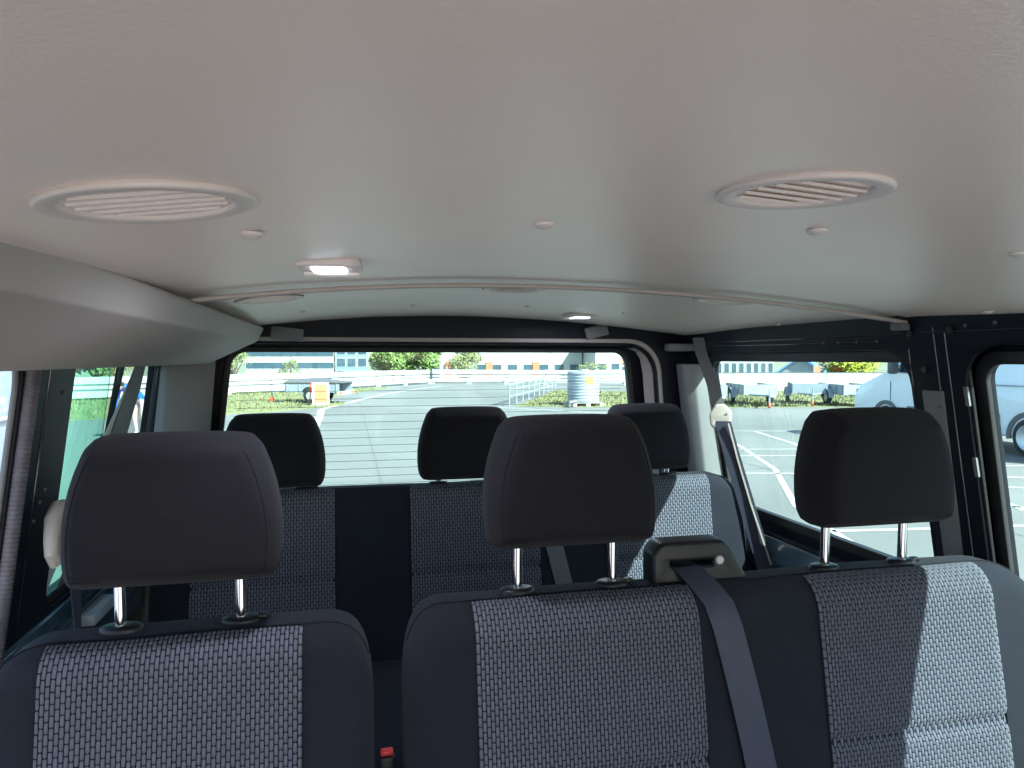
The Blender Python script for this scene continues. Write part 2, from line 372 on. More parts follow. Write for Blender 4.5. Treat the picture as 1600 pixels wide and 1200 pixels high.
def make_van(label, name, loc, rz, paint):
    """panel van: nose toward local +y, wheel contact at z = 0"""
    r = empty(name, loc, rz, label, 'van')
    side = [(-1.55, .42), (-1.62, .7), (-1.58, 2.35), (-1.40, 2.60), (2.2, 2.62), (2.75, 2.50), (3.75, 1.50), (4.75, 1.12), (4.95, .85), (4.95, .38), (4.6, .30), (-1.3, .34)]
    side = rpoly(side, [.05, .08, .15, .2, .4, .3, .15, .2, .12, .1, .1, .05], 4)
    def ring(x, ins): 
        return [Vector((x, y, z if z < 1.2 else z)) for y, z in side]
    rings = []
    for x, k in ((-.99, 0), (-.95, .04), (.95, .04), (.99, 0)):
        cy, cz = 1.7, 1.4
        rings.append([Vector((x * (1 - .11 * max(0, z - 1.3) / 1.3), cy + (y - cy) * (.975 if k == 0 else 1), cz + (z - cz) * (.975 if k == 0 else 1))) for y, z in side])
    MB().loft(rings).build('body', M[paint], r, angle=50)
    for s in (-1, 1):
        X = lambda z, o=.004: s * (.99 * (1 - .11 * max(0, z - 1.3) / 1.3) + o)
        pts = rpoly([(2.25, 1.45), (3.55, 1.45), (2.75, 2.22), (2.25, 2.22)], .06, 4)
        b = MB(); n = len(pts); b.add([(X(z, .006), y, z) for y, z in pts] + [(X(z, -.02), y, z) for y, z in pts], [tuple(range(n))] + [(i, (i + 1) % n, n + (i + 1) % n, n + i) for i in range(n)])
        b.build('side_window', M['glassdark'], r, smooth=False)
        MB().box(min(s * .985, s * 1.02), max(s * .985, s * 1.02), .62, 3.05, .45, .72).build('cladding', M['plast'], r, bevel=.008)
        MB().box(min(s * .985, s * 1.02), max(s * .985, s * 1.02), -1.5, -.62, .45, .72).build('cladding', M['plast'], r, bevel=.008)
        MB().box(min(s * .985, s * 1.004), max(s * .985, s * 1.004), -1.45, 2.15, 1.25, 1.275).build('side_moulding', M['steel'], r, smooth=False)
        for y in (2.15, 1.05, 3.62):
            MB().box(min(s * .985, s * .9925), max(s * .985, s * .9925), y - .006, y + .006, .75, 1.24).build('door_gap', M['rubber'], r, smooth=False)
        MB().box(min(s * .99, s * 1.03), max(s * .99, s * 1.03), 2.28, 2.45, 1.05, 1.08).build('door_handle', M['plast'], r, bevel=.005)
        mi = MB().box(min(s * 1.02, s * 1.25), max(s * 1.02, s * 1.25), 3.30, 3.42, 1.42, 1.80).build('mirror', M['plast'], r, bevel=.05, seg=3)
        MB().box(min(s * .95, s * 1.06), max(s * .95, s * 1.06), 3.32, 3.38, 1.48, 1.54).build('mirror_arm', M['plast'], mi, smooth=False)
        for y in (0, 3.75):
            wh = MB().lathe([(.0, -.12), (.26, -.12), (.335, -.10), (.35, 0), (.335, .10), (.26, .12), (.22, .09), (.0, .07)], (s * .90, y, .35), (s, 0, 0), 32).build('wheel', M['tyre'], r)
            MB().lathe([(.0, .10), (.06, .115), (.09, .085), (.19, .10), (.235, .125), (.235, .09)], (s * .90, y, .35), (s, 0, 0), 28).build('rim', M['alloy'], wh)
            pr = [(R(a), .46) for a in range(-8, 189, 12)]
            MB().loft([[Vector((s * .975, y + .37 * math.cos(a), .35 + .37 * math.sin(a))), Vector((s * 1.015, y + .37 * math.cos(a), .35 + .37 * math.sin(a))), Vector((s * 1.015, y + .46 * math.cos(a), .35 + .46 * math.sin(a))), Vector((s * .975, y + .46 * math.cos(a), .35 + .46 * math.sin(a)))] for a, _ in pr]).build('wheel_arch', M['plast'], r)
        MB().box(min(s * .70, s * .96), max(s * .70, s * .96), 4.66, 4.90, .82, 1.04).build('headlight', M['glassdark'], r, bevel=.03)
    MB().add([(-.78, 3.62, 1.60), (.78, 3.62, 1.60), (.72, 2.84, 2.42), (-.72, 2.84, 2.42), (-.78, 3.72, 1.60), (.78, 3.72, 1.60), (.72, 2.94, 2.42), (-.72, 2.94, 2.42)],
             [(0, 1, 2, 3), (4, 5, 6, 7), (0, 1, 5, 4), (2, 3, 7, 6), (1, 2, 6, 5), (3, 0, 4, 7)]).build('windscreen', M['glassdark'], r, smooth=False)
    return r
make_van('white panel van parked across the lot, cut by the right pillar', 'white_panel_van', (12.75, 10.1, .002), R(-4), 'vanwhite')
make_van('white van standing close outside the left front opening, its blue shade painted in', 'shaded_panel_van', (-3.76, 5.4, .002), R(180), 'vanshade')

r = empty('boundary_wall', (18.0, 35.6, 0), math.atan2(-2.6, 13), 'low cream wall with a white railing across the right of the lot', 'wall')
MB().box(0, 15.5, 0, .25, 0, .55).build('base', M['cream'], r, smooth=False)
for i in range(6): MB().box(i * 2.6, i * 2.6 + 2.56, .06, .14, .56, .98).build('panel', M['white'], r, smooth=False)
MB().box(0, 15.6, .04, .16, .985, 1.03).build('coping', M['plast'], r, smooth=False)

# ---- buildings beyond the deck (the land drops away behind the barrier)
def building(name, label, x0, x1, y, d, z0, z1, wall, rows, cols, wh, wm, roof=None, first=None, cat='building', strip_w=None):
    r = empty(name, ((x0 + x1) / 2, y, z0), 0, label, cat)
    w = (x1 - x0) / 2; h = z1 - z0
    MB().box(-w, w, 0, d, 0, h).build('wall', M[wall], r, smooth=False)
    if roof == 'flat' or roof is None:
        MB().box(-w - .3, w + .3, -.3, d + .3, h, h + .45).build('roof', M['roofgrey'], r, smooth=False)
    else:
        MB().loft([[Vector((x, -.6, h)), Vector((x, d / 2, h + d * .32)), Vector((x, d + .6, h)), Vector((x, d / 2, h + .1))] for x in (-w - .5, w + .5)]).build('roof', M[roof], r, smooth=False)
    for k in rows:
        for i in range(cols):
            cw = 2 * w / cols; cx = -w + (i + .5) * cw; ww = cw * (strip_w or .6)
            wi = MB().box(cx - ww / 2 - .1, cx + ww / 2 + .1, -.1, .02, k - .1 - z0, k + wh + .1 - z0).build('window', M['white'], r, smooth=False)
            MB().box(cx - ww / 2, cx + ww / 2, -.14, -.102, k - z0, k + wh - z0).build('pane', M[wm], wi, smooth=False)
    return r
building('office_building', 'long white office block with dark window bands at far left', -25.2, -3.6, 190, 18, -10, 8.5, 'facade', (-3.6, -.6, 2.5, 5.4), 10, 1.5, 'pane', strip_w=.985)
building('stair_tower', 'pale blue tower block joined to the white office block', -3.2, 5.0, 192, 16, -10, 12, 'facade2', (-3.4, -.2, 3.0, 6.2), 3, 2.2, 'pane', strip_w=.8)
building('industrial_hall', 'wide white hall with red panels behind the barrier', 24, 64, 190, 30, -10, 7.5, 'facade3', (-1.6,), 9, 1.9, 'pane')
hall = bpy.data.objects['industrial_hall']
for x in (-17.6, -6.6, 6.6): MB().box(x - .9, x + .9, -.35, -.15, 6.0, 11.0).build('red_panel', M['redpanel'], hall, smooth=False)
building('warehouse', 'tall white warehouse behind the round tank', 64.5, 72, 180, 20, -10, 9, 'white', (-1.0,), 2, 1.6, 'pane')
k = 0
HL = ['red roofed house left of the far hillside cluster', 'red roofed house second in the far hillside cluster', 'grey roofed house in the middle of the far hillside cluster',
      'red roofed house fourth in the far hillside cluster', 'grey roofed house near the right end of the rear window', 'red roofed house at the right end of the rear window']
for (x, y, w, z, rf) in ((64, 230, 8, 1.0, 'roofred'), (72, 226, 7, .2, 'roofred'), (78, 232, 8, 2.2, 'roofgrey'), (84, 224, 7, .4, 'roofred'), (90, 230, 8, 1.8, 'roofgrey'), (96, 222, 7, .2, 'roofred')):
    building('house', HL[k], x, x + w, y, 9, -10, z, 'facade3', (z - 2.4,), 3, 1.3, 'pane', roof=rf, cat='house'); k += 1
building('glass_office', 'grey office with tall window bays seen through the right window', 66, 80, 122, 15, -10, 9, 'facade', (-2.0, 2.2), 9, 3.0, 'pane', strip_w=.62)
r = empty('gabled_house', (36.6, 52, -4), R(-38), 'small white gabled house with blue roof behind the cream wall', 'house')
MB().box(-2.3, 2.3, 0, 7, 0, 4.2).build('wall', M['facade'], r, smooth=False)
MB().add([(-2.3, 0, 4.2), (2.3, 0, 4.2), (0, 0, 5.9), (-2.3, .15, 4.2), (2.3, .15, 4.2), (0, .15, 5.9)], [(0, 1, 2), (3, 5, 4), (0, 2, 5, 3), (1, 4, 5, 2), (0, 3, 4, 1)]).build('gable', M['facade'], r, smooth=False)
for s in (-1, 1):
    MB().add([(s * 2.75, -.35, 3.90), (0, -.35, 5.92), (0, 7.3, 5.92), (s * 2.75, 7.3, 3.90), (s * 2.75, -.35, 4.05), (0, -.35, 6.07), (0, 7.3, 6.07), (s * 2.75, 7.3, 4.05)],
             [(0, 1, 2, 3), (4, 5, 6, 7), (0, 1, 5, 4), (2, 3, 7, 6), (1, 2, 6, 5), (3, 0, 4, 7)]).build('roof_slope', M['roofblue'], r, smooth=False)
r = empty('round_sign', (36.2, 47.0, -3.0), 0, 'orange round sign on a pole beside the yellow bush', 'sign')
MB().tube([(0, 0, 0), (0, 0, 4.0)], .05).build('pole', M['steel'], r)
MB().lathe([(.0, -.04), (.42, -.04), (.42, .04), (.0, .04)], (0, -.1, 4.25), (0, 1, 0), 24).build('disc', M['orange'], r)
r = empty('flag_banner', (33.6, 46.2, -3.0), 0, 'small red banner on a pole beside the gabled house', 'banner')
MB().tube([(0, 0, 0), (0, 0, 4.3)], .04).build('pole', M['steel'], r)
MB().box(.05, .55, -.02, .02, 3.35, 4.25).build('cloth', M['redpanel'], r, smooth=False)

def foliage(centres, n, size, m, name, parent):
    b = MB()
    for _ in range(n):
        c, rad = random.choices(centres, [q[1] ** 2 for q in centres])[0]
        v = Vector((random.gauss(0, 1), random.gauss(0, 1), random.gauss(0, 1))).normalized() * rad * random.uniform(.55, 1.08)
        p = Vector(c) + Vector((v.x, v.y, v.z * .85))
        a = Vector((random.gauss(0, 1), random.gauss(0, 1), random.gauss(0, 1))).normalized(); q = a.orthogonal().normalized()
        s = size * random.uniform(.6, 1.4); b.add([p - a * s, p + q * s * .5, p + a * s, p - q * s * .5], [(0, 1, 2, 3)])
    return b.build(name, m, parent, smooth=False)
def tree(label, loc, h, rad, leaf, n, size, name='tree', cat='tree'):
    r = empty(name, loc, 0, label, cat)
    tr = MB().tube([(0, 0, 0), (.05, .05, h * .3), (-.05, .08, h * .55), (.1, 0, h * .8)], [h * .03, h * .022, h * .014, h * .006])
    cs = []
    for i in range(9):
        a = i * 2.4; q = random.uniform(.35, .75) * rad; zz = h * random.uniform(.5, .85)
        c = (q * math.cos(a), q * math.sin(a), zz); cs.append((c, rad * random.uniform(.35, .55)))
        tr.tube([(0, .03, h * .4), (c[0] * .5, c[1] * .5, zz * .8), c], [h * .012, h * .008, h * .004], 6)
    cs.append(((0, 0, h * .8), rad * .55))
    tr.build('trunk', M['bark'], r); foliage(cs, n, size, M[leaf], 'crown', r)
    return r
tree('big green tree behind the white barrier, left in the rear window', (7.3, 120, -6), 13, 4.2, 'leafa', 5000, .28)
tree('broad green tree right of the biggest one behind the barrier', (13.2, 122, -6), 12.5, 4.0, 'leafa', 4500, .28)
tree('thin olive tree by the post where the barrier bends', (16.0, 100, -6), 10.5, 2.6, 'leafc', 1600, .2)
tree('thin pale tree in front of the white office block', (-7.6, 100, -6), 8.8, 1.8, 'leafc', 900, .18)
tree('pale leafless looking tree at the left edge of the rear window', (-16.5, 110, -6), 11, 2.6, 'leafc', 900, .16)
tree('small olive tree just behind the top of the round tank', (24.5, 70, -4), 5.8, 1.8, 'leafc', 900, .16)
tree('yellow green bush behind the wall beside the white van', (36.9, 46.6, -1.0), 3.5, 1.7, 'leafb', 3500, .13, 'bush', 'bush')
tree('dark green tree far out through the left side window', (-22, 70, -4), 10, 4, 'leafc', 3000, .25)

# ---- person outside, bending forward
def person():
    r = empty('person', (-4.57, 17.4, .002), R(150), 'person in a bright blue jacket and pale trousers bending forward outside', 'person')
    V = {}; vs = []; es = []; rad = []
    def add(p, rr, prev=None):
        vs.append(p); rad.append(rr)
        if prev is not None: es.append((prev, len(vs) - 1))
        return len(vs) - 1
    pel = add((0, 0, .88), .13); wa = add((0, .12, 1.0), .12, pel); ch = add((0, .34, 1.12), .145, wa); ne = add((0, .47, 1.17), .055, ch)
    h1 = add((0, .52, 1.17), .075, ne); h2 = add((0, .60, 1.14), .095, h1); add((0, .68, 1.08), .07, h2)
    for s in (-1, 1):
        sh = add((s * .19, .36, 1.12), .065, ch); el = add((s * .23, .42, .84), .048, sh); wr = add((s * .20, .52, .62), .035, el); add((s * .19, .55, .54), .03, wr)
        hp = add((s * .10, -.01, .82), .095, pel); kn = add((s * .12, .04, .47), .062, hp); an = add((s * .12, -.03, .09), .042, kn); add((s * .13, .12, .04), .04, an)
    me = bpy.data.meshes.new('body'); me.from_pydata(vs, es, []); o = bpy.data.objects.new('body', me); COL.objects.link(o); o.parent = r
    sk = o.modifiers.new('skin', 'SKIN'); sk.use_smooth_shade = True
    for i, q in enumerate(rad): me.skin_vertices[0].data[i].radius = (q, q)
    me.skin_vertices[0].data[0].use_root = True
    o.modifiers.new('sub', 'SUBSURF').render_levels = 1
    dg = bpy.context.evaluated_depsgraph_get(); m2 = bpy.data.meshes.new_from_object(o.evaluated_get(dg))
    o.modifiers.clear(); o.data = m2; m2.materials.clear()
    for m in ('jacket', 'trousers', 'skin', 'black'): m2.materials.append(M[m])
    for p in m2.polygons:
        c = p.center; p.use_smooth = True
        if c.y > .50 and c.z > 1.0: p.material_index = 2
        elif c.z < .60 and c.y > .47: p.material_index = 2
        elif c.z < .09: p.material_index = 3
        elif c.z < .86 and abs(c.x) < .185 and c.y < .3: p.material_index = 1
    MB().lathe([(.0, -.02), (.09, .0), (.105, .05), (.08, .09), (.0, .105)], (0, .56, 1.17), Vector((0, -.2, 1)), 16).build('hair', M['hair'], r)
person()

# ------------------------------------------------------------------ the van this is taken in
van = empty('van_interior', (.29, 1, .5), 0, 'dark bodied minibus interior with grey headliner, pillars and windows all round', 'van')
def V(o): o.matrix_parent_inverse = van.matrix_world.inverted(); return o
bpy.context.view_layer.update()
VI = Matrix.Translation((-.29, -1, -.5))
def vbuild(mb, name, m, parent=van, **k):
    o = mb.build(name, m, parent, **k); 
    if parent is van: o.location = (-.29, -1, -.5)
    return o
def vplate(name, outer, holes, half, bevel, fn, m):
    o = plate(name, outer, holes, half, bevel, fn, m, van); o.location = (-.29, -1, -.5); return o

def ceil(x, y=1):
    d = x - .29; return 1.885 - (.125 if d < 0 else .088) * d * d - max(0, y - 1.7) * .02 - .035 * max(0, 1.15 - y)
def liner(y0, y1, name, dz=0, edge=0):
    b = MB(); nx, ny = 80, 60; x0, x1 = -.56, 1.09
    for k, th in ((0, 0), (1, .012)):
        vs = []
        for j in range(ny + 1):
            for i in range(nx + 1):
                x = x0 + (x1 - x0) * i / nx; y = y0 + (y1 - y0) * j / ny
                if edge and j == ny: pass
                vs.append((x, y, ceil(x, y) + dz + th + .0016 * noise.noise((x * 3.2, y * 4.5, 2.7)) + .0007 * noise.noise((x * 9, y * 9, 5.1))))
        b.add(vs, [(j * (nx + 1) + i, j * (nx + 1) + i + 1, (j + 1) * (nx + 1) + i + 1, (j + 1) * (nx + 1) + i) for j in range(ny) for i in range(nx)])
    n = (nx + 1) * (ny + 1)
    rim = [i for i in range(nx + 1)] + [j * (nx + 1) + nx for j in range(1, ny + 1)] + [ny * (nx + 1) + i for i in range(nx - 1, -1, -1)] + [j * (nx + 1) for j in range(ny - 1, 0, -1)]
    b.f += [(rim[i], rim[(i + 1) % len(rim)], rim[(i + 1) % len(rim)] + n, rim[i] + n) for i in range(len(rim))]
    return vbuild(b, name, M['liner'])
liner(-.75, 1.185, 'headliner')
liner(1.20, 2.13, 'headliner', .004)
# seam moulding between the two headliner panels
def seam_y(x): return 1.192 + .05 * max(0, (.1 - x)) ** 1.5
path = [(-.53 + 1.61 * i / 40, 1.192, ceil(-.53 + 1.61 * i / 40) - .004) for i in range(41)]
vbuild(MB().ribbon(path, .017, .007, Vector((0, 1, 0))), 'seam_moulding', M['seamstrip'], bevel=.0025)
# outer roof skin, floor
vbuild(MB().box(-.62, 1.18, -.8, 2.32, 1.95, 1.97), 'roof_skin', M['body'], smooth=False)
vbuild(MB().box(-.70, 1.30, -.8, 2.35, .50, .53), 'floor', M['black'], smooth=False)

TR, TL = .18, .14
fr_in = lambda u, v, w: Vector((1.088 + TR * (1.75 - v) + w, u, v))
fr_out = lambda u, v, w: Vector((1.126 + TR * (1.75 - v) + w, u, v))
fl_in = lambda u, v, w: Vector((-.499 - TL * (1.75 - v) - w, u, v))
fl_out = lambda u, v, w: Vector((-.524 - TL * (1.75 - v) - w, u, v))
rect = lambda a, b, c, d: [(a, c), (b, c), (b, d), (a, d)]
# right side: inner skin, outer skin with the panes
vplate('side_panel', rect(-.75, 2.30, .52, 1.90), [rpoly(rect(1.195, 2.09, 1.25, 1.772), .075), rpoly([(-.35, 1.25), (1.072, 1.25), (1.072, 1.778), (.54, 1.778)], .075), rpoly([(-.7, 1.4), (-.42, 1.4), (.10, 1.76), (-.7, 1.76)], .05)], .006, .004, fr_in, M['body'])  # second window's front edge, out of view, is slanted to shape the bench's sun patch
vplate('side_panel', rect(-.75, 2.30, .52, 1.90), [rpoly(rect(1.18, 2.045, 1.295, 1.752), .05), rpoly([(-.30, 1.27), (1.058, 1.27), (1.058, 1.752), (.56, 1.752)], .04), rpoly([(-.7, 1.4), (-.44, 1.4), (.08, 1.75), (-.7, 1.75)], .05)], .010, .005, fr_out, M['body'])
def pane(name, a, b, c, d, fn, m, rad=.05, w=0., parent=van):
    return vplate(name, rpoly(rect(a, b, c, d), rad), [], .002, .0008, lambda u, v, q: fn(u, v, q + w), m)
def seal(a, b, c, d, fn, rad, t, w, m='rubber'):
    return vplate('window_seal', rpoly(rect(a - t, b + t, c - t, d + t), rad + t), [rpoly(rect(a, b, c, d), rad)], .006, .003, lambda u, v, q: fn(u, v, q + w), M[m])
pane('window_pane', 1.17, 2.055, 1.285, 1.762, fr_out, GLASS_CLEAR, w=.003)
pane('window_pane', -.34, 1.068, 1.26, 1.762, fr_out, GLASS_CLEAR, w=.003)
seal(1.186, 2.038, 1.30, 1.746, fr_out, .045, .02, -.014)
vplate('window_seal', rpoly([(-.32, 1.262), (1.068, 1.262), (1.068, 1.762), (.555, 1.762)], .05), [rpoly([(-.28, 1.28), (1.050, 1.28), (1.050, 1.744), (.57, 1.744)], .035)], .006, .003, lambda u, v, q: fr_out(u, v, q - .014), M['rubber'])
# window sill ledge, pillar trims and beads on the right
vbuild(MB().loft([[fr_in(y, 1.245, -.01), fr_in(y, 1.25, .03), fr_in(y, 1.20, .03), fr_in(y, 1.10, -.035), fr_in(y, 1.19, -.04)] for y in (1.2, 1.5, 1.8, 2.1)]), 'sill', M['bodyteal'], bevel=.008)
vbuild(MB().loft([[fr_in(1.118 + .02 * (1.75 - z), z, -.008), fr_in(1.165, z, -.012), fr_in(1.168, z, -.002), fr_in(1.115, z, -.001)] for z in (1.69, 1.5, 1.3, 1.1, .8)]), 'pillar_trim', M['trimdark'], bevel=.002)
for z0, z1, y0, y1 in ((1.80, 1.80, .2, 2.05), (1.785, 1.79, 1.25, 2.0)):
    vbuild(MB().tube([fr_in(y0 + (y1 - y0) * i / 12, z0 + (z1 - z0) * i / 12, -.006) for i in range(13)], .0018), 'panel_bead', M['bead'])
vbuild(MB().tube([fr_in(1.195 - .004, 1.77 - .045 * i, -.006) for i in range(11)], .0015), 'panel_bead', M['bead'])
vbuild(MB().tube([fr_in(1.10, 1.80 - .045 * i, -.006) for i in range(11)], .0013), 'panel_bead', M['bead'])
vbuild(MB().tube([fr_in(1.125, 1.81 - .02 * i, -.006) for i in range(7)], .0016), 'panel_bead', M['bead'])
for y, z in ((1.18, 1.80), (1.085, 1.803), (1.155, 1.73), (1.05, 1.81), (.99, 1.812), (.92, 1.815), (1.13, 1.66), (1.44, 1.787), (1.39, 1.787), (1.33, 1.787), (1.27, 1.787)):
    c = fr_in(y, z, -.0075); big = y in (1.18, 1.085, 1.155)
    vbuild(MB().lathe([(.0, .0), (.0065 if big else .003, .0), (.0065 if big else .003, .003), (.0, .003)], c, (-1, 0, 0), 12), 'panel_hole' if big else 'rivet', M['rubber' if big else 'plast'])
# C pillar edge flange: raised fold beside the second window
for y, r_, mm in ((1.078, .006, 'body'), (1.066, .004, 'rubber')):
    vbuild(MB().tube([fr_in(y, z, .004) for z in [1.75 - .06 * i for i in range(14)]], r_), 'door_seal', M[mm])
for z0, z1 in ((1.70, 1.665), (1.57, 1.535)):
    vbuild(MB().ribbon([fr_in(1.070, z0, -.004), fr_in(1.069, z1, -.004)], .008, .004, Vector((0, 1, 0))), 'hinge_clip', M['trimdark'])
# bracket at the end of the headliner seam
vbuild(MB().box(1.050, 1.085, 1.180, 1.210, 1.806, 1.822), 'bracket', M['trimdark'], bevel=.004)

# left side
vplate('side_panel', rect(-.75, 2.30, .52, 1.90), [rpoly(rect(1.475, 2.115, 1.27, 1.785), .06), rpoly(rect(.30, 1.265, .70, 1.80), .10)], .006, .004, fl_in, M['body'])
vplate('side_panel', rect(1.335, 2.30, .52, 1.90), [rpoly(rect(1.44, 2.135, 1.285, 1.758), .045)], .010, .005, fl_out, M['body'])
pane('window_pane', 1.43, 1.795, 1.275, 1.77, fl_out, GLASS_GREEN, .01, .004)
pane('window_pane', 1.80, 2.145, 1.275, 1.77, fl_out, GLASS_CLEAR, .02, .004)
vbuild(MB().loft([[fl_out(1.785 - .12 * (1.76 - z), z, -.016), fl_out(1.84 - .35 * (1.76 - z), z, -.016), fl_out(1.84 - .35 * (1.76 - z), z, -.011), fl_out(1.785 - .12 * (1.76 - z), z, -.011)] for z in (1.76, 1.5, 1.28)]), 'window_bar', M['rubber'], bevel=.002)
seal(1.45, 2.125, 1.29, 1.752, fl_out, .04, .02, -.014)
vbuild(MB().loft([[fl_in(y, 1.262, -.012), fl_in(y, 1.27, .035), fl_in(y, 1.22, .03), fl_in(y, 1.08, -.04), fl_in(y, 1.20, -.035)] for y in (1.3, 1.6, 1.9, 2.1)]), 'sill', M['bodyteal'], bevel=.008)
for z, k in ((1.235, 0), (1.19, 1), (1.14, 2)):
    vbuild(MB().tube([fl_in(1.40 + .05 * i, z, -.036 - .001 * k) for i in range(13)], .004), 'panel_bead', M['bodyteal'])
vbuild(MB().box(-.02, .02, -.07, .07, -.012, .012, None), 'latch_plate', M['steel'], bevel=.004).location = Vector((-.29, -1, -.5)) + fl_in(1.66, 1.215, -.045)
# ribbed door seal following the left door opening, with a smooth grey lip in front
def door_path(y, ztop, zb, rr, off):
    p = [fl_in(.5 + (y - rr - .5) * i / 6, ztop, off) for i in range(7)]
    p += [fl_in(y - rr + rr * math.sin(R(a)), ztop - rr + rr * math.cos(R(a)), off) for a in range(10, 91, 10)]
    n = int((ztop - rr - zb) / .02); p += [fl_in(y, ztop - rr - .02 * i, off) for i in range(1, n)]
    return p
def resample(p, step):
    out = [p[0]]; acc = 0
    for a, b_ in zip(p, p[1:]):
        L = (b_ - a).length; t = step - acc
        while t <= L: out.append(a.lerp(b_, t / L)); t += step
        acc = (acc + L) % step
    return out
pp = resample(door_path(1.275, 1.81, .80, .10, -.012), .0025)
vbuild(MB().tube(pp, [.0124 if i % 3 else .0108 for i in range(len(pp))], 10), 'ribbed_seal', M['ribrub'], angle=80)
vbuild(MB().tube(resample(door_path(1.258, 1.79, .80, .09, .004), .01), .0045, 10), 'door_lip', M['trimdark'])
vbuild(MB().tube([fl_out(1.235 - .9 * (1.78 - z), z, .0) for z in (1.78, 1.70, 1.60, 1.50)], .009, 8), 'door_frame', M['black'])
vbuild(MB().tube([fl_out(1.252 - .9 * (1.78 - z), z, .0) for z in (1.78, 1.70, 1.60, 1.50)], .0035, 8), 'door_frame', M['trim_l'])
vbuild(MB().tube(resample(door_path(1.305, 1.84, .80, .11, -.006), .01), .006, 8), 'panel_bead', M['plast'])
vbuild(MB().tube([fl_in(1.36, 1.82 - .04 * i, -.006) for i in range(14)], .0022), 'panel_bead', M['bead'])
for y, z in ((1.43, 1.69), (1.385, 1.50), (1.40, 1.52), (1.37, 1.47)):
    vbuild(MB().lathe([(.0, .0), (.0035, .0), (.003, .003), (.0, .004)], fl_in(y, z, -.006), (1, 0, 0), 10), 'rivet', M['plast'])

# rear: body frame, tailgate with heated pane
fb = lambda yo, k=0.: (lambda u, v, w: Vector((u, yo + k * (1.75 - v) + w, v)))
C0 = .285
def trap(hw_top, hw_bot, zt, zb): return [(C0 - hw_bot, zb), (C0 + hw_bot, zb), (C0 + hw_top, zt), (C0 - hw_top, zt)]
vplate('rear_frame', [(-.655, .52), (1.28, .52), (1.16, 1.93), (-.465, 1.93)], [rpoly(trap(.685, .78, 1.800, .75), [.05, .05, .11, .11], 8)], .008, .005, fb(2.16, .03), M['body'])
tg = vplate('tailgate', [(-.60, .60), (1.17, .60), (1.10, 1.92), (-.52, 1.92)], [rpoly(trap(.628, .69, 1.781, 1.27), .055, 8)], .014, .008, fb(2.25, .05), M['body'])
vplate('tailgate_seal', rpoly(trap(.70, .80, 1.812, .74), .11, 8), [rpoly(trap(.693, .792, 1.805, .76), .11, 8)], .005, .003, fb(2.152, .03), M['trim'])
vplate('window_seal', rpoly(trap(.632, .694, 1.785, 1.265), .058, 8), [rpoly(trap(.620, .682, 1.774, 1.278), .05, 8)], .006, .003, fb(2.232, .05), M['rubber'])
rp = vplate('rear_window_pane', rpoly(trap(.64, .705, 1.80, 1.25), .06, 8), [], .002, .0008, fb(2.262, .05), GLASS_CLEAR)
for i in range(17):
    z = 1.70 - i * .0245; hw = .60 + (1.78 - z) * .11
    b = MB().box(C0 - hw, C0 + hw, 2.2545 + .05 * (1.75 - z), 2.2555 + .05 * (1.75 - z), z - .0006, z + .0006).build('heater_wire', M['wire'], rp, smooth=False)
# D pillars
vbuild(MB().loft([[Vector((-.478 - .10 * (1.75 - z), 2.104, z)), Vector((-.452 - .10 * (1.75 - z), 2.112, z)), Vector((-.385 - .085 * (1.75 - z), 2.130, z)), Vector((-.36 - .085 * (1.75 - z), 2.142, z)), Vector((-.53 - .10 * (1.75 - z), 2.142, z)), Vector((-.50 - .1 * (1.75 - z), 2.112, z))] for z in (1.80, 1.6, 1.4, 1.2, .8)]), 'pillar_trim', M['trimdark'], bevel=.006, seg=3)
vbuild(MB().loft([[Vector((1.035 + .13 * (1.75 - z), 2.08, z)), Vector((1.06 + .13 * (1.75 - z), 2.055, z)), Vector((1.115 + .15 * (1.75 - z), 2.05, z)), Vector((1.12 + .15 * (1.75 - z), 2.14, z)), Vector((1.04 + .13 * (1.75 - z), 2.14, z))] for z in (1.735, 1.6, 1.4, 1.2, .8)]), 'pillar_trim', M['trimdark'], bevel=.006, seg=3)
vbuild(MB().loft([[Vector((.950 + .09 * (1.75 - z) - c, 2.205, z)), Vector((.985 + .09 * (1.75 - z) - c, 2.172, z)), Vector((.995 + .09 * (1.75 - z) - c, 2.172, z)), Vector((.995 + .09 * (1.75 - z) - c, 2.215, z))] for z, c in ((1.788, .05), (1.775, .02), (1.75, .005), (1.7, 0), (1.6, 0), (1.4, 0), (1.2, 0))]), 'pillar_reveal', M['trim'], bevel=.003)
vbuild(MB().loft([[Vector((1.0, 2.10, z)), Vector((1.10, 2.06, z)), Vector((1.10, 2.14, z)), Vector((1.0, 2.14, z))] for z in (1.80, 1.775)]), 'pillar_cap', M['trimdark'], bevel=.006)
for x0, x1, z in ((-.215, -.125, 1.823), (.732, .808, 1.838)):
    rot = Matrix.Rotation(R(-14 if x0 > 0 else 6), 3, 'Y')
    vbuild(MB().box(x0, x1, 2.136, 2.146, z - .019, z + .019, rot), 'cover_plate', M['trimdark'], bevel=.003)
# push pins in the headliner
for x, y in ((-.073, .592), (.159, .572), (.40, .548), (.639, .568), (1.035, .973), (-.106, 1.794), (.158, 1.785), (.444, 1.751), (.703, 1.746), (1.05, 1.583)):
    z = ceil(x, y) + (.004 if y > 1.2 else 0); q = .009 if y < 1.2 else .0065
    vbuild(MB().lathe([(q, .0), (q * .95, -.0022), (q * .6, -.0042), (.0, -.005)], (x, y, z), (0, 0, 1), 16), 'push_pin', M['vent'])

